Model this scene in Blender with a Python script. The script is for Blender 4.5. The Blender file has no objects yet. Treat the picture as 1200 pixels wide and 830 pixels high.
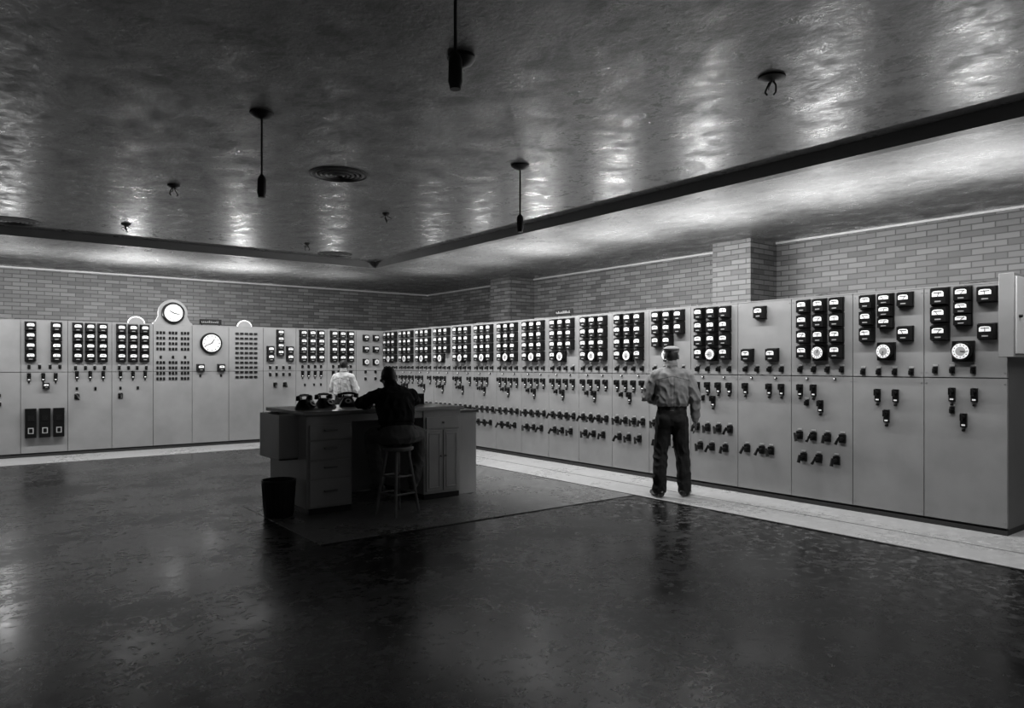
import bpy, bmesh, math, random
import numpy as np
from mathutils import Vector, Matrix, noise as mnoise
random.seed(7)
sc = bpy.context.scene
COL = sc.collection
V = Vector

# ------------------------------------------------------------------ materials
def mat(name, v, rough=0.6, metal=0.0, spec=0.5, noise=None, bump=None, emit=0.0):
    m = bpy.data.materials.new(name); m.use_nodes = True
    nt = m.node_tree; b = nt.nodes['Principled BSDF']
    b.inputs['Base Color'].default_value = (v, v, v, 1)
    b.inputs['Roughness'].default_value = rough
    b.inputs['Metallic'].default_value = metal
    b.inputs['Specular IOR Level'].default_value = spec
    if emit:
        b.inputs['Emission Color'].default_value = (1, 1, 1, 1)
        b.inputs['Emission Strength'].default_value = emit
    tc = nt.nodes.new('ShaderNodeTexCoord')
    if noise:
        sc_, amp = noise
        n = nt.nodes.new('ShaderNodeTexNoise'); n.inputs['Scale'].default_value = sc_
        n.inputs['Detail'].default_value = 5
        nt.links.new(tc.outputs['Object'], n.inputs['Vector'])
        r = nt.nodes.new('ShaderNodeMapRange')
        r.inputs['From Min'].default_value = .3; r.inputs['From Max'].default_value = .7
        r.inputs['To Min'].default_value = max(0, v*(1-amp)); r.inputs['To Max'].default_value = v*(1+amp)
        nt.links.new(n.outputs['Fac'], r.inputs['Value'])
        nt.links.new(r.outputs['Result'], b.inputs['Base Color'])
    if bump:
        sc_, st, dist = bump
        n = nt.nodes.new('ShaderNodeTexNoise'); n.inputs['Scale'].default_value = sc_
        n.inputs['Detail'].default_value = 4
        nt.links.new(tc.outputs['Object'], n.inputs['Vector'])
        bp = nt.nodes.new('ShaderNodeBump'); bp.inputs['Strength'].default_value = st
        bp.inputs['Distance'].default_value = dist
        nt.links.new(n.outputs['Fac'], bp.inputs['Height'])
        nt.links.new(bp.outputs['Normal'], b.inputs['Normal'])
    return m

M_PANEL = mat('panel_enamel', .235, .4, noise=(3, .1), bump=(60, .08, .002))
M_PANEL2 = mat('panel_enamel_dark', .1, .5, noise=(3, .1))
M_BLACK = mat('bakelite_black', .005, .35, spec=.3)
M_GLOSSB = mat('glass_black', .01, .12)
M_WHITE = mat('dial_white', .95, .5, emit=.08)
M_GREY = mat('plate_grey', .42, .4, metal=.3)
M_SEAM = mat('seam_dark', .02, .8)
M_METAL = mat('dull_metal', .25, .35, metal=.8)
M_DESK = mat('desk_enamel', .46, .45, noise=(2, .1))
M_DESKTOP = mat('desk_top_linoleum', .12, .3)
M_DESKEDGE = mat('desk_edge', .6, .4)
M_DARK = mat('dark_paint', .015, .5)
M_WOOD = mat('stool_wood', .16, .5, noise=(8, .3))
M_PAPER = mat('paper', .7, .7)
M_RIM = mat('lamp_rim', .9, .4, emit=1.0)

# ---- brick
def brick_mat():
    m = bpy.data.materials.new('buff_glazed_brick'); m.use_nodes = True
    nt = m.node_tree; b = nt.nodes['Principled BSDF']; L = nt.links.new
    tc = nt.nodes.new('ShaderNodeTexCoord'); s = nt.nodes.new('ShaderNodeSeparateXYZ')
    L(tc.outputs['Object'], s.inputs[0])
    a = nt.nodes.new('ShaderNodeMath'); a.operation = 'ADD'
    L(s.outputs['X'], a.inputs[0]); L(s.outputs['Y'], a.inputs[1])
    c = nt.nodes.new('ShaderNodeCombineXYZ'); L(a.outputs[0], c.inputs['X']); L(s.outputs['Z'], c.inputs['Y'])
    br = nt.nodes.new('ShaderNodeTexBrick')
    L(c.outputs[0], br.inputs['Vector'])
    br.inputs['Color1'].default_value = (.06, .06, .06, 1)
    br.inputs['Color2'].default_value = (.15, .15, .15, 1)
    br.inputs['Mortar'].default_value = (.03, .03, .03, 1)
    br.inputs['Scale'].default_value = 1
    br.inputs['Brick Width'].default_value = .27
    br.inputs['Row Height'].default_value = .08
    br.inputs['Mortar Size'].default_value = .008
    br.inputs['Mortar Smooth'].default_value = .3
    L(br.outputs['Color'], b.inputs['Base Color'])
    b.inputs['Roughness'].default_value = .4
    bp = nt.nodes.new('ShaderNodeBump'); bp.inputs['Strength'].default_value = .5
    bp.inputs['Distance'].default_value = .006; bp.invert = True
    L(br.outputs['Fac'], bp.inputs['Height']); L(bp.outputs['Normal'], b.inputs['Normal'])
    return m
M_BRICK = brick_mat()

def plaster_mat():
    m = bpy.data.materials.new('ceiling_gloss_plaster'); m.use_nodes = True
    nt = m.node_tree; b = nt.nodes['Principled BSDF']; L = nt.links.new
    tc = nt.nodes.new('ShaderNodeTexCoord')
    mp = nt.nodes.new('ShaderNodeMapping'); mp.inputs['Rotation'].default_value = (0, 0, math.radians(37))
    mp.inputs['Scale'].default_value = (1.3, 1.0, 1)
    L(tc.outputs['Object'], mp.inputs['Vector'])
    n1 = nt.nodes.new('ShaderNodeTexNoise'); n1.inputs['Scale'].default_value = 3.2
    n1.inputs['Detail'].default_value = 12; n1.inputs['Roughness'].default_value = .78; n1.inputs['Distortion'].default_value = .25
    L(mp.outputs[0], n1.inputs['Vector'])
    r = nt.nodes.new('ShaderNodeMapRange')
    r.inputs['From Min'].default_value = .35; r.inputs['From Max'].default_value = .65
    r.inputs['To Min'].default_value = .08; r.inputs['To Max'].default_value = .24
    L(n1.outputs['Fac'], r.inputs['Value']); L(r.outputs[0], b.inputs['Base Color'])
    r2 = nt.nodes.new('ShaderNodeMapRange')
    r2.inputs['From Min'].default_value = .4; r2.inputs['From Max'].default_value = .6
    r2.inputs['To Min'].default_value = .5; r2.inputs['To Max'].default_value = .2
    L(n1.outputs['Fac'], r2.inputs['Value']); L(r2.outputs[0], b.inputs['Roughness'])
    n2 = nt.nodes.new('ShaderNodeTexNoise'); n2.inputs['Scale'].default_value = 14
    n2.inputs['Detail'].default_value = 8; n2.inputs['Roughness'].default_value = .68; n2.inputs['Distortion'].default_value = .3
    L(mp.outputs[0], n2.inputs['Vector'])
    bp = nt.nodes.new('ShaderNodeBump'); bp.inputs['Strength'].default_value = .5
    bp.inputs['Distance'].default_value = .008
    L(n2.outputs['Fac'], bp.inputs['Height']); L(bp.outputs['Normal'], b.inputs['Normal'])
    b.inputs['Specular IOR Level'].default_value = .6
    return m
M_CEIL = plaster_mat()
M_BEAM = mat('beam_paint', .2, .5, noise=(2, .1))

def floor_mat(name, lo, hi, r0, r1, seam=.35, spec=.5):
    m = bpy.data.materials.new(name); m.use_nodes = True
    nt = m.node_tree; b = nt.nodes['Principled BSDF']; L = nt.links.new
    tc = nt.nodes.new('ShaderNodeTexCoord')
    n1 = nt.nodes.new('ShaderNodeTexNoise'); n1.inputs['Scale'].default_value = 11
    n1.inputs['Detail'].default_value = 12; n1.inputs['Roughness'].default_value = .78; n1.inputs['Distortion'].default_value = .5
    L(tc.outputs['Object'], n1.inputs['Vector'])
    r = nt.nodes.new('ShaderNodeMapRange')
    r.inputs['From Min'].default_value = .5; r.inputs['From Max'].default_value = .66
    r.inputs['To Min'].default_value = lo; r.inputs['To Max'].default_value = hi
    L(n1.outputs['Fac'], r.inputs['Value'])
    br = nt.nodes.new('ShaderNodeTexBrick'); L(tc.outputs['Object'], br.inputs['Vector'])
    br.offset = 0; br.inputs['Scale'].default_value = 1
    br.inputs['Brick Width'].default_value = .6; br.inputs['Row Height'].default_value = .6
    br.inputs['Mortar Size'].default_value = .003
    mx = nt.nodes.new('ShaderNodeMix'); mx.data_type = 'FLOAT'
    sm = nt.nodes.new('ShaderNodeMath'); sm.operation = 'MULTIPLY'; sm.inputs[1].default_value = seam
    L(br.outputs['Fac'], sm.inputs[0]); L(sm.outputs[0], mx.inputs['Factor'])
    L(r.outputs[0], mx.inputs['A']); mx.inputs['B'].default_value = lo*.5
    L(mx.outputs['Result'], b.inputs['Base Color'])
    # large worn patches + fine mottling drive the sheen
    n4 = nt.nodes.new('ShaderNodeTexNoise'); n4.inputs['Scale'].default_value = 1.1; n4.inputs['Detail'].default_value = 5
    L(tc.outputs['Object'], n4.inputs['Vector'])
    ad = nt.nodes.new('ShaderNodeMath'); ad.operation = 'MULTIPLY_ADD'; ad.inputs[1].default_value = .5
    L(n4.outputs['Fac'], ad.inputs[0])
    hf = nt.nodes.new('ShaderNodeMath'); hf.operation = 'MULTIPLY'; hf.inputs[1].default_value = .5
    L(n1.outputs['Fac'], hf.inputs[0]); L(hf.outputs[0], ad.inputs[2])
    r2 = nt.nodes.new('ShaderNodeMapRange')
    r2.inputs['From Min'].default_value = .42; r2.inputs['From Max'].default_value = .58
    r2.inputs['To Min'].default_value = r0; r2.inputs['To Max'].default_value = r1
    L(ad.outputs[0], r2.inputs['Value']); L(r2.outputs[0], b.inputs['Roughness'])
    bp = nt.nodes.new('ShaderNodeBump'); bp.inputs['Strength'].default_value = .07; bp.inputs['Distance'].default_value = .002
    L(n1.outputs['Fac'], bp.inputs['Height']); L(bp.outputs['Normal'], b.inputs['Normal'])
    b.inputs['Specular IOR Level'].default_value = spec
    return m
M_FLOOR = floor_mat('floor_marbled_linoleum', .005, .13, .16, .36, spec=.5)
M_FLOORL = floor_mat('floor_light_linoleum', .34, .50, .25, .4, .08)
M_FLOORM = floor_mat('floor_mid_linoleum', .11, .22, .22, .4, .1)

# ------------------------------------------------------------------ mesh builder
class MB:
    def __init__(s, fr=None):
        s.v = []; s.f = []; s.m = []; s.fr = fr
    def P(s, p):
        if s.fr is None: return V(p)
        o, u, n = s.fr
        return o + u*p[0] + n*p[1] + V((0, 0, p[2]))
    def add(s, vs, fs, m):
        k = len(s.v); s.v += [s.P(p) for p in vs]
        for f in fs: s.f.append([i+k for i in f]); s.m.append(m)
    def box(s, c, d, m, tap=1.0):
        """tap: scale of the face at +y (outward)"""
        x, y, z = c; a, b, e = d[0]/2, d[1]/2, d[2]/2
        vs = []
        for sy, t in ((-1, 1), (1, tap)):
            for sx, sz in ((-1, -1), (1, -1), (1, 1), (-1, 1)):
                vs.append((x+sx*a*t, y+sy*b, z+sz*e*t))
        s.add(vs, [(0, 1, 2, 3), (7, 6, 5, 4), (0, 4, 5, 1), (1, 5, 6, 2), (2, 6, 7, 3), (3, 7, 4, 0)], m)
    def b2(s, lo, hi, m):
        s.box([(a+b)/2 for a, b in zip(lo, hi)], [abs(b-a) for a, b in zip(lo, hi)], m)
    def cyl(s, p0, p1, r0, r1, m, seg=12, caps=True):
        p0 = V(p0); p1 = V(p1); d = (p1-p0).normalized()
        a = d.orthogonal().normalized(); b = d.cross(a)
        vs = []
        for p, r in ((p0, r0), (p1, r1)):
            for i in range(seg):
                t = 2*math.pi*i/seg
                vs.append(p + a*math.cos(t)*r + b*math.sin(t)*r)
        fs = [(i, (i+1) % seg, seg+(i+1) % seg, seg+i) for i in range(seg)]
        if caps: fs += [tuple(range(seg))[::-1], tuple(range(seg, 2*seg))]
        s.add(vs, fs, m)
    def tube(s, pts, r, m, seg=8):
        for a, b in zip(pts[:-1], pts[1:]): s.cyl(a, b, r, r, m, seg)
    def lathe(s, prof, c, ax, m, seg=20):
        c = V(c); d = V(ax).normalized(); a = d.orthogonal().normalized(); b = d.cross(a)
        vs = []; n = len(prof)
        for r, h in prof:
            for i in range(seg):
                t = 2*math.pi*i/seg
                vs.append(c + d*h + (a*math.cos(t)+b*math.sin(t))*max(r, 1e-4))
        fs = []
        for j in range(n-1):
            for i in range(seg):
                fs.append((j*seg+i, j*seg+(i+1) % seg, (j+1)*seg+(i+1) % seg, (j+1)*seg+i))
        fs.append(tuple(range(seg))[::-1]); fs.append(tuple(range((n-1)*seg, n*seg)))
        s.add(vs, fs, m)
    def ell(s, c, r, m, R=None, seg=16, rings=10):
        vs = []; R = R or Matrix.Identity(3)
        for j in range(rings+1):
            ph = math.pi*j/rings; rr = max(math.sin(ph), 1e-3)
            for i in range(seg):
                t = 2*math.pi*i/seg
                vs.append(V(c) + R @ V((r[0]*rr*math.cos(t), r[1]*rr*math.sin(t), r[2]*math.cos(ph))))
        fs = [(j*seg+i, (j+1)*seg+i, (j+1)*seg+(i+1) % seg, j*seg+(i+1) % seg) for j in range(rings) for i in range(seg)]
        fs.append(tuple(range(seg))); fs.append(tuple(range(rings*seg, (rings+1)*seg))[::-1])
        s.add(vs, fs, m)
    def prism(s, poly, y0, y1, m):
        n = len(poly)
        vs = [(p[0], y0, p[1]) for p in poly] + [(p[0], y1, p[1]) for p in poly]
        fs = [tuple(range(n)), tuple(range(n, 2*n))[::-1]] + [(i, n+i, n+(i+1) % n, (i+1) % n) for i in range(n)]
        s.add(vs, fs, m)
    def obj(s, name, mats, parent=None, bevel=0, loc=None, rz=0, smooth=True):
        me = bpy.data.meshes.new(name); me.from_pydata([tuple(p) for p in s.v], [], s.f)
        for m in mats: me.materials.append(m)
        me.polygons.foreach_set('material_index', s.m)
        bm = bmesh.new(); bm.from_mesh(me)
        bmesh.ops.recalc_face_normals(bm, faces=bm.faces)
        if smooth:
            for f in bm.faces: f.smooth = True
            for e in bm.edges:
                if len(e.link_faces) == 2 and e.calc_face_angle(0) > .6: e.smooth = False
        bm.to_mesh(me); bm.free()
        o = bpy.data.objects.new(name, me); COL.objects.link(o)
        if loc: o.location = loc
        o.rotation_euler[2] = rz
        if parent: o.parent = parent
        if bevel:
            b = o.modifiers.new('b', 'BEVEL'); b.width = bevel; b.segments = 2; b.limit_method = 'ANGLE'
        return o
def empty(name, loc=(0, 0, 0)):
    o = bpy.data.objects.new(name, None); COL.objects.link(o); o.location = loc; return o
def boxobj(name, lo, hi, m, parent=None, bevel=0):
    b = MB(); b.b2(lo, hi, 0); return b.obj(name, [m], parent, bevel, smooth=False)

# ------------------------------------------------------------------ room shell
H = 3.5; XW = 10.3; YW = 17.3; X0 = -3.0; Y0 = -3.0
boxobj('floor', (X0, Y0, -.1), (XW+.2, YW+.2, 0), M_FLOOR)
boxobj('ceiling', (X0, Y0, H), (XW+.2, YW+.2, H+.1), M_CEIL)
w = MB(); w.b2((XW, Y0, 0), (XW+.2, YW+.2, H), 0)
for y0, y1 in ((.4, 1.1), (6.52, 7.22), (12.62, 13.35)):
    w.b2((9.6, y0, 0), (XW+.05, y1, H), 0)
w.obj('wall_right', [M_BRICK], smooth=False)
boxobj('wall_back', (X0, YW, 0), (XW+.2, YW+.2, H), M_BRICK)
boxobj('trim_1', (XW-.03, Y0, H-.03), (XW, YW, H), M_GREY)
boxobj('trim_2', (X0, YW-.03, H-.03), (XW-.03, YW, H), M_GREY)
# ceiling beams (cove valance)
BX, BY = 6.2, 12.35
boxobj('trim_3', (BX, Y0, H-.12), (BX+.12, BY, H), M_BEAM)
boxobj('trim_4', (X0, BY, H-.12), (BX+.12, BY+.12, H), M_BEAM)
# inlaid lighter floor
fl = MB()
fl.b2((6.35, Y0, 0), (XW, YW, .004), 0)
fl.b2((X0, 13.45, 0), (6.35, YW, .004), 0)
fl.b2((2.45, 5.9, 0), (6.35, 8.05, .004), 1)
fl.b2((4.4, 8.05, 0), (6.35, 13.45, .004), 1)
fl.b2((6.34, Y0, 0), (6.37, 13.45, .006), 2)
fl.b2((2.45, 5.885, 0), (6.35, 5.905, .006), 2)
fl.b2((6.9, Y0, 0), (6.91, 14.4, .006), 2)
fl.obj('floor_inlay', [M_FLOORL, M_FLOORM, M_SEAM], smooth=False)

# ------------------------------------------------------------------ switchboards
MI = [M_BLACK, M_WHITE, M_GREY, M_GLOSSB, M_METAL]
class Inst(MB):
    def meter(s, u, z, w=.145, h=.15, full=False):
        s.box((u, .012, z), (w*1.02, .024, h*1.02), 0)
        s.box((u, .05, z), (w*.96, .055, h*.96), 0, .9)
        # dial window with arched top
        poly = [(u-w*.32, z-h*.02), (u+w*.32, z-h*.02), (u+w*.32, z+h*.20), (u+w*.24, z+h*.28), (u, z+h*.30), (u-w*.24, z+h*.28), (u-w*.32, z+h*.20)]
        s.prism(poly, .076, .081, 1)
        s.box((u, .082, z+h*.19), (w*.46, .003, h*.045), 0)
        k = random.uniform(-.22, .22)*w
        s.cyl((u, .083, z-h*.01), (u+k, .083, z+h*.24), .003, .002, 0, 4)
        s.box((u, .079, z-h*.29), (w*.34, .004, h*.07), 2)
    def round(s, u, z, r=.075):
        s.box((u, .015, z), (r*2.2, .03, r*2.3), 0)
        s.lathe([(r*1.02, 0), (r*1.02, .05), (r*.9, .065), (r*.82, .065)], (u, .02, z), (0, 1, 0), 0, 20)
        s.cyl((u, .08, z), (u, .087, z), r*.85, r*.85, 1, 20)
        s.cyl((u, .087, z), (u, .089, z), r*.5, r*.5, 2, 18)
        for i in range(12):
            t = i*math.pi/6
            s.box((u+math.cos(t)*r*.68, .088, z+math.sin(t)*r*.68), (.008, .003, .008), 0)
        t = random.uniform(0, 6.28)
        s.cyl((u, .091, z), (u+math.cos(t)*r*.6, .091, z+math.sin(t)*r*.6), .004, .002, 0, 4)
    def sw(s, u, z):
        s.box((u, .008, z), (.042, .016, .06), 0)
        s.cyl((u, .016, z), (u, .045, z), .012, .012, 0, 8)
        s.box((u, .055, z-.005), (.014, .02, .05), 0, .8)
        s.box((u, .004, z+.048), (.045, .008, .018), 2)
    def vsw(s, u, z):
        s.box((u, .01, z), (.055, .02, .13), 0)
        s.cyl((u, .02, z+.03), (u, .06, z+.03), .018, .014, 0, 10)
        s.box((u, .07, z+.03), (.018, .03, .075), 0, .8)
        s.box((u, .022, z-.045), (.03, .004, .014), 1)
        s.cyl((u, .005, z-.095), (u, .03, z-.095), .014, .011, 0, 8)
    def grip(s, u, z):
        s.box((u, .008, z), (.075, .016, .09), 0)
        s.cyl((u, .01, z), (u, .09, z), .022, .017, 0, 10)
        t = random.choice((-.5, 0, .5))
        a = V((u-math.sin(t)*.02, .095, z+.03)); b = V((u+math.sin(t)*.05, .115, z-.055))
        s.cyl(a, b, .013, .02, 0, 8)
        s.box((u, .004, z+.068), (.05, .008, .016), 2)
    def lamp(s, u, z):
        s.cyl((u, 0, z), (u, .02, z), .015, .012, 0, 8)
        s.cyl((u, .02, z), (u, .026, z), .009, .006, 1, 8)
    def key(s, u, z):
        s.box((u, .008, z), (.034, .016, .05), 0)
        s.box((u, .024, z+.004), (.012, .02, .03), 0)

ROWS = [2.205, 2.035, 1.865, 1.695]
def lower(I, u0, g=True, dense=True):
    for k in (-.24, -.08, .08, .24): I.sw(u0+k, 1.50)
    for k in (-.24, -.08, .08, .24):
        if random.random() < .85: I.vsw(u0+k, 1.27)
    I.lamp(u0-.16, 1.40); I.lamp(u0+.16, 1.40)
    if dense:
        I.vsw(u0, 1.10)
        I.sw(u0-.16, 1.13)
    if g:
        for k in (-.25, -.085, .08, .245): I.grip(u0+k, .76)
        for k in (-.2, -.02, .18): I.grip(u0+k, .52)
def full_panel(I, u0, skip=(), g=True, rnd=True, cs=.19):
    for ci, cu in enumerate((-cs, 0, cs)):
        for ri, z in enumerate(ROWS):
            if (ci, ri) in skip: continue
            if ci == 1 and ri == 3:
                if rnd: I.round(u0, z-.01)
                continue
            I.meter(u0+cu, z)
    lower(I, u0, g)

def board(name, o, u, n, width, nP, depth, zt=2.3):
    """board local: u from 0..width left->right seen from the room"""
    root = empty(name)
    fr = (V(o), V(u), V(n))
    b = MB(fr)
    b.b2((0, -depth, 0.004), (width, -.02, .06), 2)                 # plinth
    b.b2((0, -depth, .06), (width, -.03, zt), 1)                # carcass
    pw = width/nP
    for i in range(nP):
        a = i*pw+.004; c = (i+1)*pw-.004
        b.b2((a, -.03, .07), (c, 0, 1.425), 0)
        b.b2((a, -.03, 1.435), (c, 0, zt), 0)
        for z in (.12, 1.38, 1.48, zt-.04):                     # mounting bolts
            for q in (a+.018, c-.018): b.cyl((q, 0, z), (q, .006, z), .006, .005, 0, 6)
    b.b2((0, -.035, zt), (width, .004, zt+.012), 0)
    b.b2((0, -.02, 0.004), (width, .004, .045), 2)
    b.obj('panels', [M_PANEL, M_PANEL2, M_SEAM], root, smooth=True)
    I = Inst(fr)
    return root, I, pw, fr

# right board : u = -Y from corner Y=14.5 to 2.43
rootR, I, pw, frR = board('control_switchboard', (7.5, 14.5, 0), (0, -1, 0), (-1, 0, 0), 12.07, 17, 1.1)
for k in range(17):            # k=0 far corner ... 16 near
    c = (k+.5)*pw; near = 17-k # near=1 is nearest
    if near == 1:
        I.meter(c-.2, 2.21, .16, .17); I.meter(c-.2, 2.035, .16, .16); I.meter(c-.2, 1.86, .16, .15)
        I.meter(c, 2.22, .15, .14); I.meter(c, 2.09, .15, .12); I.meter(c, 1.975, .15, .11)
        I.meter(c+.2, 2.2, .16, .15); I.meter(c+.2, 1.86, .15, .15)
        I.round(c, 1.68, .085)
        for q in (-.25, -.1, .08): I.sw(c+q, 1.5)
        I.vsw(c-.1, 1.27); I.vsw(c+.09, 1.27); I.sw(c-.1, 1.12); I.vsw(c, 1.03)
        continue
    if near == 2:
        for z in ROWS[:3]: I.meter(c-.19, z)
        I.meter(c, 2.22, .15, .12); I.meter(c, 2.10, .15, .12); I.meter(c, 1.98, .15, .11)
        I.meter(c+.19, ROWS[0]); I.meter(c+.19, 1.865); I.round(c, 1.69, .08)
        for q in (-.24, -.08, .08, .24): I.sw(c+q, 1.48)
        I.vsw(c-.09, 1.24); I.vsw(c+.09, 1.24); I.vsw(c, 1.03)
        continue
    if near == 4:
        I.meter(c-.03, 2.17); I.meter(c-.2, 1.67); I.meter(c+.13, 1.67)
        lower(I, c, False, False)
        for q in (-.22, -.02, .1): I.grip(c+q, .55)
        continue
    if near == 3:
        full_panel(I, c); continue
    if near == 6:
        full_panel(I, c, skip=((0, 3), (2, 3), (2, 2))); continue
    full_panel(I, c, skip=((2, 3),) if k % 5 == 3 else ())
I.obj('meters_and_switches', MI, rootR)

# back board : u = +X from -1.9 to 7.5
rootL, I, pl, frL = board('control_switchboard', (-1.908, 14.5, 0), (1, 0, 0), (0, -1, 0), 9.408, 14, .9)
off = 1.908
def pc(i): return (i+.5)*pl
for i in (0, 1, 2): full_panel(I, pc(i), cs=.18)
I.key(pc(3)+.05, 1.05); I.sw(pc(3)+.05, .9)
c = pc(4)
for q in (-.2, .17):
    for z in ROWS: I.meter(c+q, z, .16, .155)
for q in (-.22, -.07, .08, .22): I.sw(c+q, 1.52)
for q in (-.22, -.02, .16): I.vsw(c+q, 1.35)
I.meter(c+.02, 1.2, .1, .1)
for q in (-.2, 0, .2):
    I.b2((c+q-.08, 0, .33), (c+q+.08, .09, .82), 0)
    I.box((c+q, .094, .66), (.09, .008, .1), 3); I.box((c+q, .094, .45), (.08, .008, .1), 2)
    I.box((c+q, .098, .45), (.05, .008, .07), 0)
for i in (5, 6):
    c = pc(i)
    for q in (-.19, 0, .19):
        for z in ROWS: I.meter(c+q, z, .155, .16)
    for q in (-.22, -.07, .07, .22): I.sw(c+q, 1.5)
    for q in (-.2, .0, .2): I.vsw(c+q, 1.38)
    for q in (-.2, .08): I.key(c+q, 1.14)
    I.grip(c-.2, 1.0)
c = pc(7)
for q in (-.21, 0, .21):
    for r_, z in enumerate([2.15, 2.05, 1.95, 1.85, 1.7, 1.6, 1.5, 1.4, 1.3]):
        for e in (-.055, 0, .055):
            if (r_ not in (4,)) or e == 0: I.key(c+q+e, z)
c = pc(8)
I.lathe([(.2, 0), (.2, .05), (.185, .07), (.165, .07)], (c, .0, 1.97), (0, 1, 0), 0, 32)
I.cyl((c, .06, 1.97), (c, .072, 1.97), .165, .165, 1, 32)
for i in range(12):
    t = i*math.pi/6; I.cyl((c+math.sin(t)*.12, .074, 1.97+math.cos(t)*.12), (c+math.sin(t)*.155, .074, 1.97+math.cos(t)*.155), .008, .008, 0, 4)
I.cyl((c, .078, 1.97), (c+.05, .078, 2.05), .012, .008, 0, 4); I.cyl((c, .078, 1.97), (c-.12, .078, 1.92), .01, .007, 0, 4)
I.meter(c-.19, 1.5, .14, .14); I.meter(c+.19, 1.5, .14, .14); I.key(c-.19, 1.35); I.key(c+.19, 1.35)
c = pc(9)
for q in (-.18, -.09, 0, .09, .18):
    for r_ in range(10): I.box((c+q, .01, 2.17-r_*.095), (.062, .02, .04), 0)
c = pc(10)
for z in (1.86, 1.70): I.meter(c-.2, z); I.meter(c+.2, z)
for z in (2.205, 2.07, 1.935, 1.80): I.meter(c, z, .15, .13)
for q in (-.2, -.07, .07, .2): I.sw(c+q, 1.5); I.sw(c+q, 1.36)
I.grip(c-.1, 1.15); I.grip(c+.1, 1.15)
for i in (11, 12):
    c = pc(i)
    for q in (-.19, 0, .19):
        for z in ROWS: I.meter(c+q, z, .155, .155)
    for q in (-.2, -.07, .07, .2): I.sw(c+q, 1.52); I.vsw(c+q, 1.37)
    for q in (-.15, .05, .2): I.key(c+q, 1.14)
    for q in (-.2, 0, .2): I.grip(c+q, .76)
c = pc(13)
for q in (-.12, .12):
    for z in (2.15, 1.9): I.meter(c+q, z, .13, .13)
    I.round(c+q, 1.62, .06); I.sw(c+q, 1.4); I.sw(c+q, 1.25)
I.obj('meters_and_switches', MI, rootL)

# clock with pediment on top of back board
cb = MB(frL); c = pc(7)
poly = [(-.34, 2.312), (.34, 2.312), (.34, 2.33), (.30, 2.36), (.27, 2.42)]
for i in range(13):
    t = math.radians(-12 + i*204/12); poly.append((.255*math.cos(t), 2.52+.255*math.sin(t)))
poly += [(-.27, 2.42), (-.30, 2.36), (-.34, 2.33)]
cb.prism([(c+a, z) for a, z in poly], -.05, .0, 0)
cb.lathe([(.2, 0), (.2, .04), (.185, .06), (.16, .06)], (c, 0, 2.52), (0, 1, 0), 1, 32)
cb.cyl((c, .05, 2.52), (c, .062, 2.52), .158, .158, 2, 32)
for i in range(12):
    t = i*math.pi/6; cb.cyl((c+math.sin(t)*.115, .064, 2.52+math.cos(t)*.115), (c+math.sin(t)*.148, .064, 2.52+math.cos(t)*.148), .006, .006, 1, 4)
cb.cyl((c, .068, 2.52), (c-.07, .068, 2.56), .012, .008, 1, 4); cb.cyl((c, .068, 2.52), (c+.12, .068, 2.49), .01, .007, 1, 4)
cb.obj('wall_clock', [M_PANEL, M_BLACK, M_WHITE])

# maker's plaques
def plaque(fr, u, root):
    p = MB(fr)
    p.b2((u-.2, -.03, 2.33), (u+.2, 0, 2.43), 0)
    p.b2((u-.17, -.02, 2.31), (u-.15, -.01, 2.33), 0); p.b2((u+.15, -.02, 2.31), (u+.17, -.01, 2.33), 0)
    x = u-.165
    while x < u+.155:
        wd = random.choice((.014, .018, .022)); hh = random.choice((.026, .04))
        p.b2((x, 0, 2.362), (x+wd*.35, .004, 2.362+hh), 1); p.b2((x, 0, 2.362), (x+wd, .004, 2.370), 1)
        x += wd+.008
    p.obj('name_plaque', [M_BLACK, M_GREY], root)
plaque(frL, pc(8), rootL); plaque(frR, 14.5-8.47, rootR)

# half round lamp shields on the back board + uplights
def shield(fr, u):
    p = MB(fr); poly = []
    for i in range(17):
        t = math.pi*i/16; poly.append((u+.13*math.cos(t), 2.312+.11*math.sin(t)))
    p.prism(poly, -.04, -.025, 0)
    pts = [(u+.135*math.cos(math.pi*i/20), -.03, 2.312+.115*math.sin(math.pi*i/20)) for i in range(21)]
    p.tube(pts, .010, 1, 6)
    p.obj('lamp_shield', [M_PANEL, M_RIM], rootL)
for x in (2.52, 4.45): shield(frL, x+off)
um = MB()
um.lathe([(.03, 0), (.05, .004), (.085, .018), (.11, .04), (.105, .04), (.08, .022), (.04, .008)], (0, 0, 0), (0, 0, 1), 0, 20)
um.ell((0, 0, .025), (.02, .02, .018), 1)
ume = None
RW = 34; LW = 56
def uplight(x, y, e, sp=1.0, root=None):
    global ume
    if ume is None:
        o = um.obj('uplight_lamp', [M_GREY, M_WHITE]); ume = o.data
    else:
        o = bpy.data.objects.new('uplight_lamp', ume); COL.objects.link(o)
    o.location = (x, y, 2.3); o.parent = root
    l = bpy.data.lights.new('uplight_bulb_light', 'POINT'); l.energy = e; l.shadow_soft_size = .05
    lo = bpy.data.objects.new('bulb_light', l); COL.objects.link(lo); lo.parent = o; lo.location = (0, 0, .08)
    l = bpy.data.lights.new('uplight_reflector_light', 'SPOT'); l.energy = e*6*sp; l.shadow_soft_size = .06
    l.spot_size = math.radians(112); l.spot_blend = 1
    lo = bpy.data.objects.new('reflector_light', l); COL.objects.link(lo); lo.parent = o; lo.location = (0, 0, .09)
    lo.rotation_euler = (math.pi, 0, 0)
for y, e in ((2.75, RW), (4.28, RW), (5.93, RW*1.1), (7.54, RW*.9), (9.3, RW), (11.0, RW*.35), (12.7, RW*.25)): uplight(7.72, y, e, 1, rootR)
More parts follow.
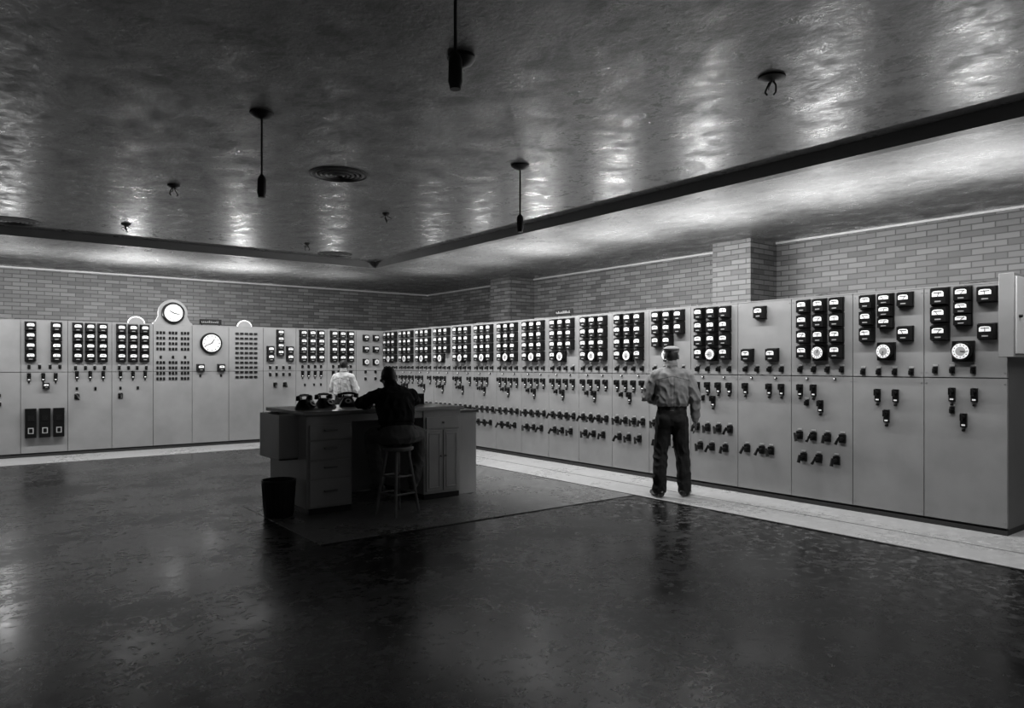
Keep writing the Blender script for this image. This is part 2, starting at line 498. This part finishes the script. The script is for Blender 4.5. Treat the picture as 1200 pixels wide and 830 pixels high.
for x, e in ((-1.2, LW*.3), (.6, LW*.35), (2.52, LW), (4.45, LW), (6.4, LW*.2)): uplight(x, 14.7, e, .7, rootL)

# box at near end of right board
e = MB()
e.b2((7.28, 2.31, 1.62), (7.9, 2.43, 2.36), 0)
e.b2((7.3, 2.295, 1.65), (7.88, 2.31, 2.33), 1)  # door paler than its box: the colour stands in for light on this side
e.cyl((7.36, 2.30, 1.98), (7.36, 2.27, 1.98), .015, .015, 2, 10)
e.obj('junction_cabinet', [M_PANEL, M_DESKEDGE, M_BLACK], rootR, bevel=.006)

# ------------------------------------------------------------------ ceiling fittings
def pendant(x, y, L=.655):
    p = MB()
    p.lathe([(.09, 0), (.09, -.012), (.06, -.035), (.02, -.05)], (0, 0, 0), (0, 0, 1), 0, 24)
    p.cyl((0, 0, 0), (0, 0, -L+.16), .008, .008, 0, 8)
    p.lathe([(.012, .02), (.026, .0), (.032, -.02), (.034, -.12), (.028, -.14), (.026, -.155), (.01, -.155)], (0, 0, -L+.155), (0, 0, 1), 0, 16)
    p.obj('pendant_lamp_socket', [M_DARK], loc=(x, y, H))
pendant(1.84, 5.58); pendant(4.32, 5.51); pendant(1.84, 2.84)
def canopy(x, y, s=1.0, seed=0):
    rr = random.Random(seed); p = MB()
    p.lathe([(.09*s, 0), (.09*s, -.012), (.05*s, -.03), (.012, -.035)], (0, 0, 0), (0, 0, 1), 0, 24)
    for k in (-1, 1):
        a = V((.01*k, 0, -.03)); b = a+V((.015*k, .01, -.03)); c = b+V((.02*k*rr.random(), -.02, -.04)); d = c+V((-.015*k, 0, -.02))
        p.tube([a, b, c, d], .006, 0, 6)
        a = V((0, .01*k, -.03)); b = a+V((.01, .03*k, -.02)); c = b+V((.0, .03*k, -.01)); p.tube([a, b, c], .005, 0, 6)
    p.obj('ceiling_wire_canopy', [M_DARK], loc=(x, y, H), rz=rr.random()*3)
canopy(4.35, 2.79, 1, 1); canopy(1.82, 8.4, .7, 2); canopy(1.8, 11.1, .7, 3); canopy(4.32, 8.3, .5, 4); canopy(4.38, 11.1, .5, 5)
p = MB(); p.lathe([(.085, 0), (.09, -.02), (.07, -.05), (.03, -.07), (.012, -.075)], (0, 0, 0), (0, 0, 1), 0, 24)
p.obj('ceiling_rosette', [M_DARK], loc=(2.5, 3.79, H))
def vent(x, y, r=.3):
    p = MB()
    for i in range(6):
        ro = r*(1-i*.16); p.lathe([(ro, 0), (ro, -.006-.002*i), (ro-.02, -.012-.002*i), (ro-.03, -.002)], (0, 0, 0), (0, 0, 1), i % 2, 40)
    p.obj('ceiling_air_diffuser', [M_DARK, M_PANEL2], loc=(x, y, H))
vent(3.06, 6.9); vent(5.2, 11.9, .3); vent(.56, 11.8, .32)

# ------------------------------------------------------------------ desk
DX0, DX1, DY0, DY1, DH = 2.8, 4.68, 7.1, 8.2, 1.07
desk = empty('control_desk')
d = MB()
d.b2((DX0+.03, DY0+.03, .004), (3.30, DY1-.03, .07), 2)
d.b2((DX0, DY0+.015, .07), (3.30, DY1, DH-.04), 0)            # drawer pedestal
d.b2((4.18, DY0+.015, .07), (DX1, DY1, DH-.04), 0)            # cupboard pedestal
d.b2((4.20, DY0+.04, .004), (DX1, DY1-.03, .07), 2)
d.b2((3.30, DY1-.05, .004), (4.18, DY1, DH-.04), 0)           # modesty panel
d.b2((3.30, DY0+.03, DH-.12), (4.18, DY0+.06, DH-.04), 0)     # apron
d.b2((DX1, DY0+.12, .004), (4.98, DY1-.1, DH-.09), 0)         # end extension
d.b2((DX1, DY0+.10, DH-.09), (5.0, DY1-.08, DH-.06), 1)
for z0, z1 in ((.09, .36), (.375, .56), (.575, .76), (.775, .93)):
    d.b2((DX0+.03, DY0-.004, z0), (3.28, DY0+.015, z1), 0)
    zc = (z0+z1)/2+.02
    d.b2((2.98, DY0-.034, zc-.01), (3.12, DY0-.019, zc+.01), 3)
    d.b2((2.98, DY0-.03, zc-.008), (2.99, DY0, zc+.008), 3); d.b2((3.11, DY0-.03, zc-.008), (3.12, DY0, zc+.008), 3)
d.b2((4.21, DY0, .10), (4.42, DY0+.015, .8), 0); d.b2((4.44, DY0, .10), (4.65, DY0+.015, .8), 0)
for x in (4.21, 4.44):
    for a, b in (((x+.03, .13), (x+.18, .15)), ((x+.03, .75), (x+.18, .77)), ((x+.03, .13), (x+.045, .77)), ((x+.165, .13), (x+.18, .77))):
        d.b2((a[0], DY0-.006, a[1]), (b[0], DY0, b[1]), 0)
d.b2((4.21, DY0, .82), (4.65, DY0+.015, .95), 0)
for x in (4.40, 4.46): d.cyl((x, DY0, .5), (x, DY0-.025, .5), .01, .013, 3, 10)
d.cyl((4.43, DY0, .885), (4.43, DY0-.025, .885), .01, .013, 3, 10)
# open directory bin on the left end
d.b2((2.6, 7.35, .56), (2.8, 7.37, 1.03), 4); d.b2((2.6, 7.93, .56), (2.8, 7.95, 1.03), 0)
d.b2((2.6, 7.35, .56), (2.8, 7.95, .58), 0); d.b2((2.6, 7.37, .58), (2.615, 7.93, 1.03), 0)
d.obj('body', [M_DESK, M_DESKTOP, M_DARK, M_METAL, M_DESKEDGE], desk, bevel=.004)
t = MB()
t.b2((DX0-.04, DY0-.03, DH-.04), (DX1+.02, DY1+.03, DH), 0)
t.b2((DX0-.045, DY0-.035, DH-.036), (DX1+.025, DY0-.03, DH-.006), 1)
t.obj('top', [M_DESKTOP, M_METAL], desk, bevel=.004)

def telephone(x, y, rz, s=1.0):
    p = MB()
    def ring(w, dd, z, yo=0):
        o = []
        for i in range(20):
            a = 2*math.pi*i/20; c_, s_ = math.cos(a), math.sin(a)
            q = .5
            o.append((w*abs(c_)**q*(1 if c_ > 0 else -1), dd*abs(s_)**q*(1 if s_ > 0 else -1)+yo, z))
        return o
    rs = [ring(.1, .105, 0), ring(.1, .105, .02), ring(.088, .09, .045, .005), ring(.06, .06, .085, .02), ring(.05, .045, .105, .03), ring(.035, .03, .11, .03)]
    vs = sum(rs, []); fs = []
    for j in range(5):
        for i in range(20): fs.append((j*20+i, j*20+(i+1) % 20, (j+1)*20+(i+1) % 20, (j+1)*20+i))
    fs += [tuple(range(20))[::-1], tuple(range(100, 120))]
    p.add(vs, fs, 0)
    p.cyl((0, -.072, .05), (0, -.086, .066), .045, .04, 0, 20)
    p.cyl((0, -.086, .066), (0, -.088, .068), .036, .036, 1, 20)
    p.cyl((0, -.088, .068), (0, -.091, .071), .018, .018, 0, 14)
    for k in (-1, 1):
        p.cyl((.045*k, .03, .1), (.05*k, .03, .135), .012, .008, 0, 8)
    p.tube([(-.09, .03, .135), (-.06, .03, .15), (0, .03, .155), (.06, .03, .15), (.09, .03, .135)], .014, 0, 10)
    for k in (-1, 1): p.lathe([(.02, .02), (.028, .0), (.032, -.025), (.025, -.03)], (.095*k, .03, .13), (.25*k, 0, 1), 0, 14)
    p.tube([(.0, .1, .02), (.05, .13, .012), (.09, .12, .01), (.11, .06, .02), (.105, .035, .1)], .005, 0, 6)
    o = p.obj('telephone', [M_BLACK, M_GREY], loc=(x, y, DH), rz=rz); o.scale = (s, s, s)
telephone(2.96, 7.52, .5, 1.0); telephone(3.25, 7.70, .3, 1.0); telephone(3.57, 7.80, -.4, 1.0)
p = MB(); p.b2((-.12, -.08, 0), (.12, .08, .13), 0); p.b2((-.1, -.086, .02), (.1, -.08, .11), 1)
for i in range(5): p.b2((-.09, -.09, .03+i*.016), (.09, -.086, .036+i*.016), 0)
p.obj('desk_annunciator', [M_DARK, M_BLACK], loc=(4.4, 7.75, DH), rz=-.2, bevel=.004)
p = MB(); p.b2((-.2, -.14, 0), (.2, .14, .008), 0); p.b2((-.19, -.13, .008), (-.005, .13, .016), 1); p.b2((.005, -.13, .008), (.19, .13, .016), 1)
for i in range(9): p.b2((-.17, -.1+i*.025, .016), (-.03, -.098+i*.025, .0165), 0); p.b2((.03, -.1+i*.025, .016), (.17, -.098+i*.025, .0165), 0)
p.obj('open_log_book', [M_DARK, M_PAPER], loc=(3.95, 7.66, DH), rz=-.1)

# wastebasket
p = MB()
p.lathe([(.14, 0), (.145, .01), (.165, .36), (.172, .365), (.172, .375), (.16, .375), (.155, .35), (.135, .02), (.02, .015)], (0, 0, 0), (0, 0, 1), 0, 28)
for i in range(24):
    a = i*math.pi/12; p.cyl((math.cos(a)*.145, math.sin(a)*.145, .02), (math.cos(a)*.167, math.sin(a)*.167, .35), .004, .004, 0, 4)
p.obj('wastebasket', [M_DARK], loc=(2.58, 7.3, 0.004))

# stool
SX, SY = 3.6, 6.66
p = MB()
p.lathe([(.02, .66), (.15, .66), (.165, .67), (.168, .69), (.155, .70), (.02, .695)], (0, 0, 0), (0, 0, 1), 0, 28)
for i in range(4):
    a = math.pi/4+i*math.pi/2; c_, s_ = math.cos(a), math.sin(a)
    p.cyl((c_*.11, s_*.11, .665), (c_*.225, s_*.225, .0), .018, .015, 0, 10)
for h, r in ((.22, .185), (.40, .157)):
    for i in range(4):
        a = math.pi/4+i*math.pi/2; b = a+math.pi/2
        p.cyl((math.cos(a)*r, math.sin(a)*r, h), (math.cos(b)*r, math.sin(b)*r, h), .011, .011, 0, 8)
p.obj('wooden_stool', [M_WOOD], loc=(SX, SY, 0.004), rz=.2)

# ------------------------------------------------------------------ people
class Body:
    def __init__(s): s.mb = MB(); s.lab = []      # (kind, data, label)
    def cone(s, a, b, r0, r1, lab, seg=14):
        a = V(a); b = V(b); d = (b-a); L = d.length; d = d/L
        prof = [(r0*.3, -r0*.95), (r0*.7, -r0*.71), (r0*.95, -r0*.3)] + [(r0, 0), ((r0+r1)/2, L/2), (r1, L)] + [(r1*.95, L+r1*.3), (r1*.7, L+r1*.71), (r1*.3, L+r1*.95)]
        s.mb.lathe(prof, a, d, 0, seg); s.lab.append((0, (a, b, r0, r1), lab))
    def chain(s, pts, lab):
        for (a, r0), (b, r1) in zip(pts[:-1], pts[1:]): s.cone(a, b, r0, r1, lab)
    def ell(s, c, r, lab, R=None):
        s.mb.ell(c, r, 0, R, 20, 14); s.lab.append((1, (V(c), V(r), R or Matrix.Identity(3)), lab))
    def loft(s, rings, lab):
        """rings: (center, hw, hd, axis_u, axis_v)"""
        seg = 24; vs = []; n = len(rings)
        for c, hw, hd, u, v in rings:
            for i in range(seg):
                t = 2*math.pi*i/seg; ct, st = math.cos(t), math.sin(t)
                q = .85
                vs.append(V(c)+V(u)*hw*abs(ct)**q*(1 if ct > 0 else -1)+V(v)*hd*abs(st)**q*(1 if st > 0 else -1))
        fs = [(j*seg+i, j*seg+(i+1) % seg, (j+1)*seg+(i+1) % seg, (j+1)*seg+i) for j in range(n-1) for i in range(seg)]
        fs += [tuple(range(seg))[::-1], tuple(range((n-1)*seg, n*seg))]
        s.mb.add(vs, fs, 0)
        for a, b in zip(rings[:-1], rings[1:]):
            for k in (-.5, 0, .5):
                s.lab.append((0, (V(a[0])+V(a[3])*a[1]*k, V(b[0])+V(b[3])*b[1]*k, a[2], b[2]), lab))
    def hand(s, w, d, n, th, curl=.35):
        """w wrist, d finger direction, n palm-facing normal, th thumb side"""
        w = V(w); d = V(d).normalized(); n = V(n); n = (n-d*n.dot(d)).normalized(); th = V(th); th = (th-d*th.dot(d)-n*th.dot(n)).normalized()
        L = [.068, .078, .072, .056]; offs = [.031, .0105, -.0105, -.031]
        for i in range(4):
            k0 = w+d*.012+th*offs[i]*.6; k1 = w+d*(.088-(.004*abs(i-1)))+th*offs[i]
            s.cone(k0, k1, .0145, .0115, 'skin', 10)
            p = k1; spread = th*offs[i]*1.2; a = 0
            for j, fr_ in enumerate((.45, .3, .25)):
                a += curl*(.8+.15*i)*(1 if j else .7)
                dr = (d*math.cos(a)+n*math.sin(a)+spread).normalized()
                q = p+dr*L[i]*fr_; s.cone(p, q, .0098-.0008*j, .0090-.0008*j, 'skin', 8); p = q
        t0 = w+d*.022+th*.022+n*.006; t1 = t0+(d*.6+th*.75+n*.35).normalized()*.038
        t2 = t1+(d*.85+th*.35+n*.35).normalized()*.03; t3 = t2+(d*.95+th*.1+n*.35).normalized()*.024
        s.cone(t0, t1, .015, .012, 'skin', 8); s.cone(t1, t2, .0115, .0105, 'skin', 8); s.cone(t2, t3, .010, .0085, 'skin', 8)
        s.cone(w-d*.03, w+d*.02, .026, .024, 'skin')
    def shoe(s, ank, d):
        a = V(ank); d = V((d[0], d[1], 0)).normalized()
        s.cone(a, a+V((0, 0, -.035)), .045, .045, 'shoe')
        heel = a-d*.05+V((0, 0, -.05)); ball = a+d*.12+V((0, 0, -.06)); toe = a+d*.18+V((0, 0, -.064))
        s.cone(heel, a+d*.04+V((0, 0, -.042)), .040, .049, 'shoe'); s.cone(a+d*.03+V((0, 0, -.04)), ball, .050, .038, 'shoe'); s.cone(ball, toe, .040, .032, 'shoe')
    def head(s, Hc, R):
        Hc = V(Hc); s.Hc = Hc; s.R = R
        def q(x, y, z): return Hc + R @ V((x, y, z))
        s.ell(q(0, -.012, .025), (.076, .096, .092), 'head', R)
        s.cone(q(0, .03, -.015), q(0, .048, -.078), .060, .036, 'head')
        s.cone(q(0, -.01, -.03), q(0, .02, -.07), .062, .045, 'head')
        s.cone(q(0, .092, .012), q(0, .107, -.024), .009, .014, 'skin', 8)
        s.cone(q(-.035, .075, .028), q(.035, .075, .028), .014, .014, 'skin', 8)
        s.cone(q(-.018, .083, -.05), q(.018, .083, -.05), .008, .008, 'skin', 8)
        for k in (-1, 1):
            s.ell(q(.079*k, -.008, -.008), (.010, .02, .032), 'skin', R)
            s.ell(q(.045*k, .06, -.02), (.025, .022, .022), 'skin', R)
    def build(s, name, mats, loc, rz, voxel=.0065, post=None):
        tmp = s.mb.obj('tmp', [], smooth=False)
        m = tmp.modifiers.new('r', 'REMESH'); m.mode = 'VOXEL'; m.voxel_size = voxel; m.use_smooth_shade = True
        m = tmp.modifiers.new('s', 'SMOOTH'); m.factor = .5; m.iterations = 3
        dg = bpy.context.evaluated_depsgraph_get()
        me = bpy.data.meshes.new_from_object(tmp.evaluated_get(dg)); me.name = name
        bpy.data.objects.remove(tmp)
        names = ['shirt', 'trousers', 'skin', 'hair', 'shoe', 'belt', 'head']
        def label(C):
            n = len(C); best = np.full(n, 1e9); lab = np.zeros(n, int)
            for kind, dt, lb in s.lab:
                if kind == 0:
                    a, b, r0, r1 = dt; a = np.array(a); b = np.array(b); ab = b-a
                    t = np.clip(((C-a) @ ab)/max(ab @ ab, 1e-9), 0, 1)
                    ds = np.linalg.norm(C-a-t[:, None]*ab, axis=1)-(r0+(r1-r0)*t)
                else:
                    c, r, R = dt; loc_ = (C-np.array(c)) @ np.array(R)
                    k = np.linalg.norm(loc_/np.array(r), axis=1); ds = (k-1)*min(r)
                w_ = ds < best; best[w_] = ds[w_]; lab[w_] = names.index(lb)
            return lab
        nv = len(me.vertices); P = np.empty(nv*3); me.vertices.foreach_get('co', P); P = P.reshape(-1, 3)
        N = np.empty(nv*3); me.vertices.foreach_get('normal', N); N = N.reshape(-1, 3)
        vl = label(P)
        for i in range(nv):
            if vl[i] <= 1:
                p_ = P[i]
                q1 = mnoise.noise(V((p_[0]*10+p_[2]*6, p_[1]*10, p_[2]*6-p_[0]*7)))
                q2 = mnoise.noise(V((p_[0]*22+3, p_[1]*20-p_[2]*8, p_[2]*20)))
                zz = p_[2]
                amp = (.008 + .008*math.exp(-((zz-1.14)/.09)**2)) if vl[i] == 0 else (.007 + .007*math.exp(-((zz-.14)/.09)**2) + .005*math.exp(-((zz-.5)/.08)**2))
                fold = (1-abs(q1)*3.2)                 # sharp ridges = creases
                P[i] = p_ + N[i]*amp*(fold*.8+q2*.5-.3)
        me.vertices.foreach_set('co', P.ravel()); me.update()
        n = len(me.polygons); C = np.empty(n*3); me.polygons.foreach_get('center', C); C = C.reshape(-1, 3)
        lab = label(C)
        hl = (C-np.array(s.Hc)) @ np.array(s.R)
        hd = lab == 6
        hair = hd & ((hl[:, 2] > .075) | ((hl[:, 1] < .02) & (hl[:, 2] > -.03)) | ((hl[:, 1] < -.02) & (hl[:, 2] > -.085)))
        lab[hd] = 2; lab[hair] = 3
        if post: post(C, lab)
        for m_ in mats: me.materials.append(m_)
        me.polygons.foreach_set('material_index', lab.astype(np.int32))
        me.polygons.foreach_set('use_smooth', np.ones(n, bool))
        o = bpy.data.objects.new(name, me); COL.objects.link(o); o.location = loc; o.rotation_euler[2] = rz
        e = MB()
        for k in (-1, 1):
            e.ell(s.Hc+s.R @ V((.031*k, .079, .010)), (.011, .011, .011), 0); e.ell(s.Hc+s.R @ V((.031*k, .0875, .010)), (.005, .004, .005), 1)
        e.obj('eyes', [M_WHITE, M_BLACK], o)
        return o
X_ = V((1, 0, 0)); Y_ = V((0, 1, 0))
M_SKIN = mat('skin', .10, .5, bump=(80, .05, .002)); M_HAIR = mat('hair_dark', .010, .55, bump=(150, .5, .004))
M_SHOE = mat('shoe_leather', .012, .3); M_BELT = mat('belt', .006, .6, spec=.2)
def cloth(n, v, b=.4): return mat(n, v, .9, spec=.15, noise=(14, .08), bump=(22, b, .008))
M_SH1 = cloth('shirt_grey', .18, .3); M_TR1 = cloth('trousers_dark', .016)
M_SH2 = cloth('shirt_black', .014); M_TR2 = cloth('trousers_tweed', .1)
M_SH3 = cloth('shirt_white', .6, .3); M_CAP = cloth('cap_cloth', .2, .2)
M_SHSEAM = mat('shirt_seam', .05, .9)

def standing(name, loc, rz, sh, tr, arms, scale=1.0, headR=Matrix.Identity(3), cap=False, stance=.125):
    B = Body()
    R_ = [((0, .0, .84), .155, .12), ((0, -.008, .92), .178, .130), ((0, -.004, 1.0), .172, .124), ((0, .0, 1.06), .166, .118),
          ((0, .0, 1.065), .182, .134), ((0, -.004, 1.10), .198, .148), ((0, -.006, 1.2), .198, .144), ((0, -.010, 1.30), .200, .138), ((0, -.012, 1.38), .203, .130), ((0, -.012, 1.44), .185, .108), ((0, -.012, 1.49), .125, .084), ((0, -.008, 1.525), .067, .064)]
    rr = [(V(c), a, b, X_, Y_) for c, a, b in R_]
    B.loft(rr[:4], 'trousers'); B.loft(rr[4:], 'shirt')
    for k, (ax, ay) in ((-1, (-stance, -.05)), (1, (stance, .03))):
        B.chain([((.088*k, .0, .90), .104), ((.102*k, .014, .72), .098), ((ax*.88, ay*.5+.02, .49), .084), ((ax*.97, ay-.01, .28), .082), ((ax, ay+.005, .09), .080)], 'trousers')
        B.shoe((ax, ay, .098), (k*.45, 1, 0))
        B.ell((.075*k, -.07, .90), (.09, .078, .10), 'trousers')
    B.cone((0, -.012, 1.49), (0, .0, 1.585), .054, .050, 'skin')
    B.cone((0, -.012, 1.515), (0, -.004, 1.562), .076, .068, 'shirt')      # collar
    for k in (-1, 1):
        sh_ = V((.182*k, -.01, 1.42)); el, wr, hd, hn, ht, cu = arms[k]
        B.cone((.08*k, -.01, 1.455), sh_, .066, .072, 'shirt')
        B.chain([(sh_, .074), ((sh_+V(el))/2+V((.008*k, 0, 0)), .072), (V(el), .064)], 'shirt')
        wv = V(wr); B.chain([(V(el), .064), (V(el).lerp(wv, .5), .060), (V(el).lerp(wv, .80), .052)], 'shirt')
        B.cone(V(el).lerp(wv, .84), V(el).lerp(wv, .95), .040, .040, 'shirt')   # cuff
        B.hand(wv, hd, hn, ht, cu)
    B.head((0, .015, 1.645), headR)
    def post(C, lab):
        tor = (np.abs(C[:, 0]) < .2) & (np.abs(C[:, 1]) < .165)
        lab[(C[:, 2] > 1.02) & (C[:, 2] < 1.062) & tor & (lab <= 1)] = 5
        back = (C[:, 1] < -.03) & (lab == 0) & (np.abs(C[:, 0]) < .2)
        lab[back & (np.abs(C[:, 2]-(1.415-.25*np.abs(C[:, 0]))) < .0045)] = 6       # yoke seam
        lab[back & (np.abs(np.abs(C[:, 0])-.017) < .0032) & (C[:, 2] < 1.41)] = 6    # box pleat
        lab[(lab == 0) & (np.abs(C[:, 2]-1.535) < .005) & (np.abs(C[:, 0]) < .09)] = 6  # collar fold
    o = B.build(name, [sh, tr, M_SKIN, M_HAIR, M_SHOE, M_BELT, M_SHSEAM], loc, rz, post=post)
    o.scale = (scale,)*3
    if cap:
        c = MB()
        q = lambda x, y, z: B.Hc + headR @ V((x, y, z))
        c.ell(q(0, -.015, .088), (.094, .112, .036), 0, headR); c.lathe([(.080, 0), (.086, .0), (.088, .035), (.08, .035)], q(0, -.012, .048), headR @ V((0, 0, 1)), 0, 24)
        pts = [(math.sin(a)*.085, .06+math.cos(a)*.085) for a in np.linspace(-1.2, 1.2, 9)]
        vs = [q(x, y, .055) for x, y in pts]+[q(x*.9, y*.55+.02, .07) for x, y in pts]; k = len(pts)
        vs += [v_-V((0, 0, .006)) for v_ in vs]
        fs = [(i, i+1, k+i+1, k+i) for i in range(k-1)]+[(2*k+i, 2*k+i+1, 3*k+i+1, 3*k+i) for i in range(k-1)]+[(i, i+1, 2*k+i+1, 2*k+i) for i in range(k-1)]
        c.add(vs, fs, 0)
        c.obj('cap', [M_CAP], o)
    return o
rzf = lambda dx, dy: -math.atan2(dx, dy)
arms = {1: ((.262, -.05, 1.15), (.275, .02, .895), (.05, .15, -1), (-1, .1, 0), (0, 1, 0), .3),
        -1: ((-.290, -.01, 1.17), (-.13, .19, 1.10), (.9, .25, -.15), (0, -1, 0), (0, 0, 1), .5)}
standing('standing_operator', (6.62, 5.56, .006), rzf(.72, .70), M_SH1, M_TR1, arms, 1.0,
         Matrix.Rotation(math.radians(-8), 3, 'Z'), cap=True, stance=.145)
arms = {1: ((.26, .03, 1.17), (.13, .25, 1.22), (-.7, .6, .1), (0, -.3, -1), (0, .2, 1), .5),
        -1: ((-.27, -.0, 1.16), (-.13, .22, 1.12), (.7, .6, .1), (0, -.3, -1), (0, .2, 1), .5)}
standing('operator_in_white_shirt', (5.50, 12.2, .006), rzf(.85, .5), M_SH3, M_TR1, arms, .93)

# seated operator
B = Body()
def rg(c, hw, hd, tilt):
    v = V((0, math.cos(tilt), math.sin(-tilt))); return (V(c), hw, hd, X_, v)
rr = [rg((0, -.02, .735), .16, .125, 0), rg((0, -.02, .80), .195, .145, 0), rg((0, .0, .88), .18, .13, .15), rg((0, .02, .93), .170, .125, .25),
      rg((0, .022, .94), .185, .14, .25), rg((0, .05, 1.04), .192, .14, .35), rg((0, .09, 1.13), .205, .142, .4), rg((0, .125, 1.205), .212, .13, .45), rg((0, .15, 1.26), .185, .1, .5), rg((0, .17, 1.295), .12, .08, .5), rg((0, .18, 1.325), .07, .065, .5)]
B.loft(rr[:4], 'trousers'); B.loft(rr[4:], 'shirt')
B.chain([((.09, .0, .81), .105), ((.22, .16, .81), .096), ((.34, .31, .785), .080)], 'trousers')
B.chain([((.34, .31, .785), .080), ((.32, .26, .60), .078), ((.26, .18, .42), .074), ((.22, .13, .335), .072)], 'trousers')
B.shoe((.21, .12, .315), (.5, 1, 0))
B.chain([((-.09, .0, .81), .105), ((-.14, .20, .81), .094), ((-.17, .39, .79), .078)], 'trousers')
B.chain([((-.17, .39, .79), .078), ((-.16, .33, .60), .076), ((-.15, .22, .42), .072), ((-.15, .16, .335), .070)], 'trousers')
B.shoe((-.15, .15, .315), (-.2, 1, 0))
B.cone((0, .165, 1.295), (-.02, .20, 1.37), .056, .052, 'skin'); B.cone((0, .17, 1.31), (-.01, .185, 1.345), .072, .064, 'shirt')
for k in (-1, 1):
    s_ = V((.19*k, .13, 1.225)); el = V((.30*k, .34, 1.145)); wr = V((.13*k, .58, 1.108))
    B.cone((.08*k, .14, 1.265), s_, .066, .072, 'shirt')
    B.chain([(s_, .075), ((s_+el)/2, .068), (el, .060)], 'shirt'); B.chain([(el, .060), (el.lerp(wr, .5), .055), (el.lerp(wr, .86), .040)], 'shirt')
    B.hand(wr, (-.4*k, 1, -.05), (0, 0, -1), (-1*k, 0, 0), .3)
HR = Matrix.Rotation(math.radians(-16), 3, 'X') @ Matrix.Rotation(math.radians(12), 3, 'Z')
B.head((-.03, .235, 1.418), HR)
B.build('seated_operator', [M_SH2, M_TR2, M_SKIN, M_HAIR, M_SHOE, M_BELT], (SX, SY, .0), rzf(.2, 1))

# ------------------------------------------------------------------ cove strip lights (behind the ceiling beams)
def strip(name, p, d, length, along, e):
    l = bpy.data.lights.new(name, 'AREA'); l.shape = 'RECTANGLE'; l.energy = e
    l.size = length; l.size_y = .05
    o = bpy.data.objects.new(name, l); COL.objects.link(o)
    z = -V(d).normalized(); x = V(along); y = z.cross(x)
    o.matrix_world = Matrix.Translation(V(p)) @ Matrix((x, y, z)).transposed().to_4x4()
    return o
for yc, ln, wpm in ((1.0, 4.0, 20), (4.4, 2.8, 27), (7.8, 4.0, 48), (11.0, 2.4, 42)):
    strip('cove_light', (BX+.15, yc, H-.04), (.5, 0, -.85), ln, (0, 1, 0), wpm*ln)
strip('cove_light', (1.9, BY+.15, H-.04), (0, .6, -.8), 8.4, (1, 0, 0), 270)

wd = bpy.data.worlds.new('World'); sc.world = wd; wd.use_nodes = True
wd.node_tree.nodes['Background'].inputs[0].default_value = (.5, .5, .5, 1)
wd.node_tree.nodes['Background'].inputs[1].default_value = .075

# ------------------------------------------------------------------ camera
cam = bpy.data.cameras.new('camera'); co = bpy.data.objects.new('camera', cam); COL.objects.link(co)
cam.lens = 842/1200*36; cam.sensor_width = 36; cam.sensor_fit = 'HORIZONTAL'
cam.shift_y = 13/1200
co.location = (0, 0, 1.55); co.rotation_euler = (math.pi/2, 0, math.radians(-37.45))
sc.camera = co
sc.view_settings.view_transform = 'Standard'
sc.view_settings.look = 'None'
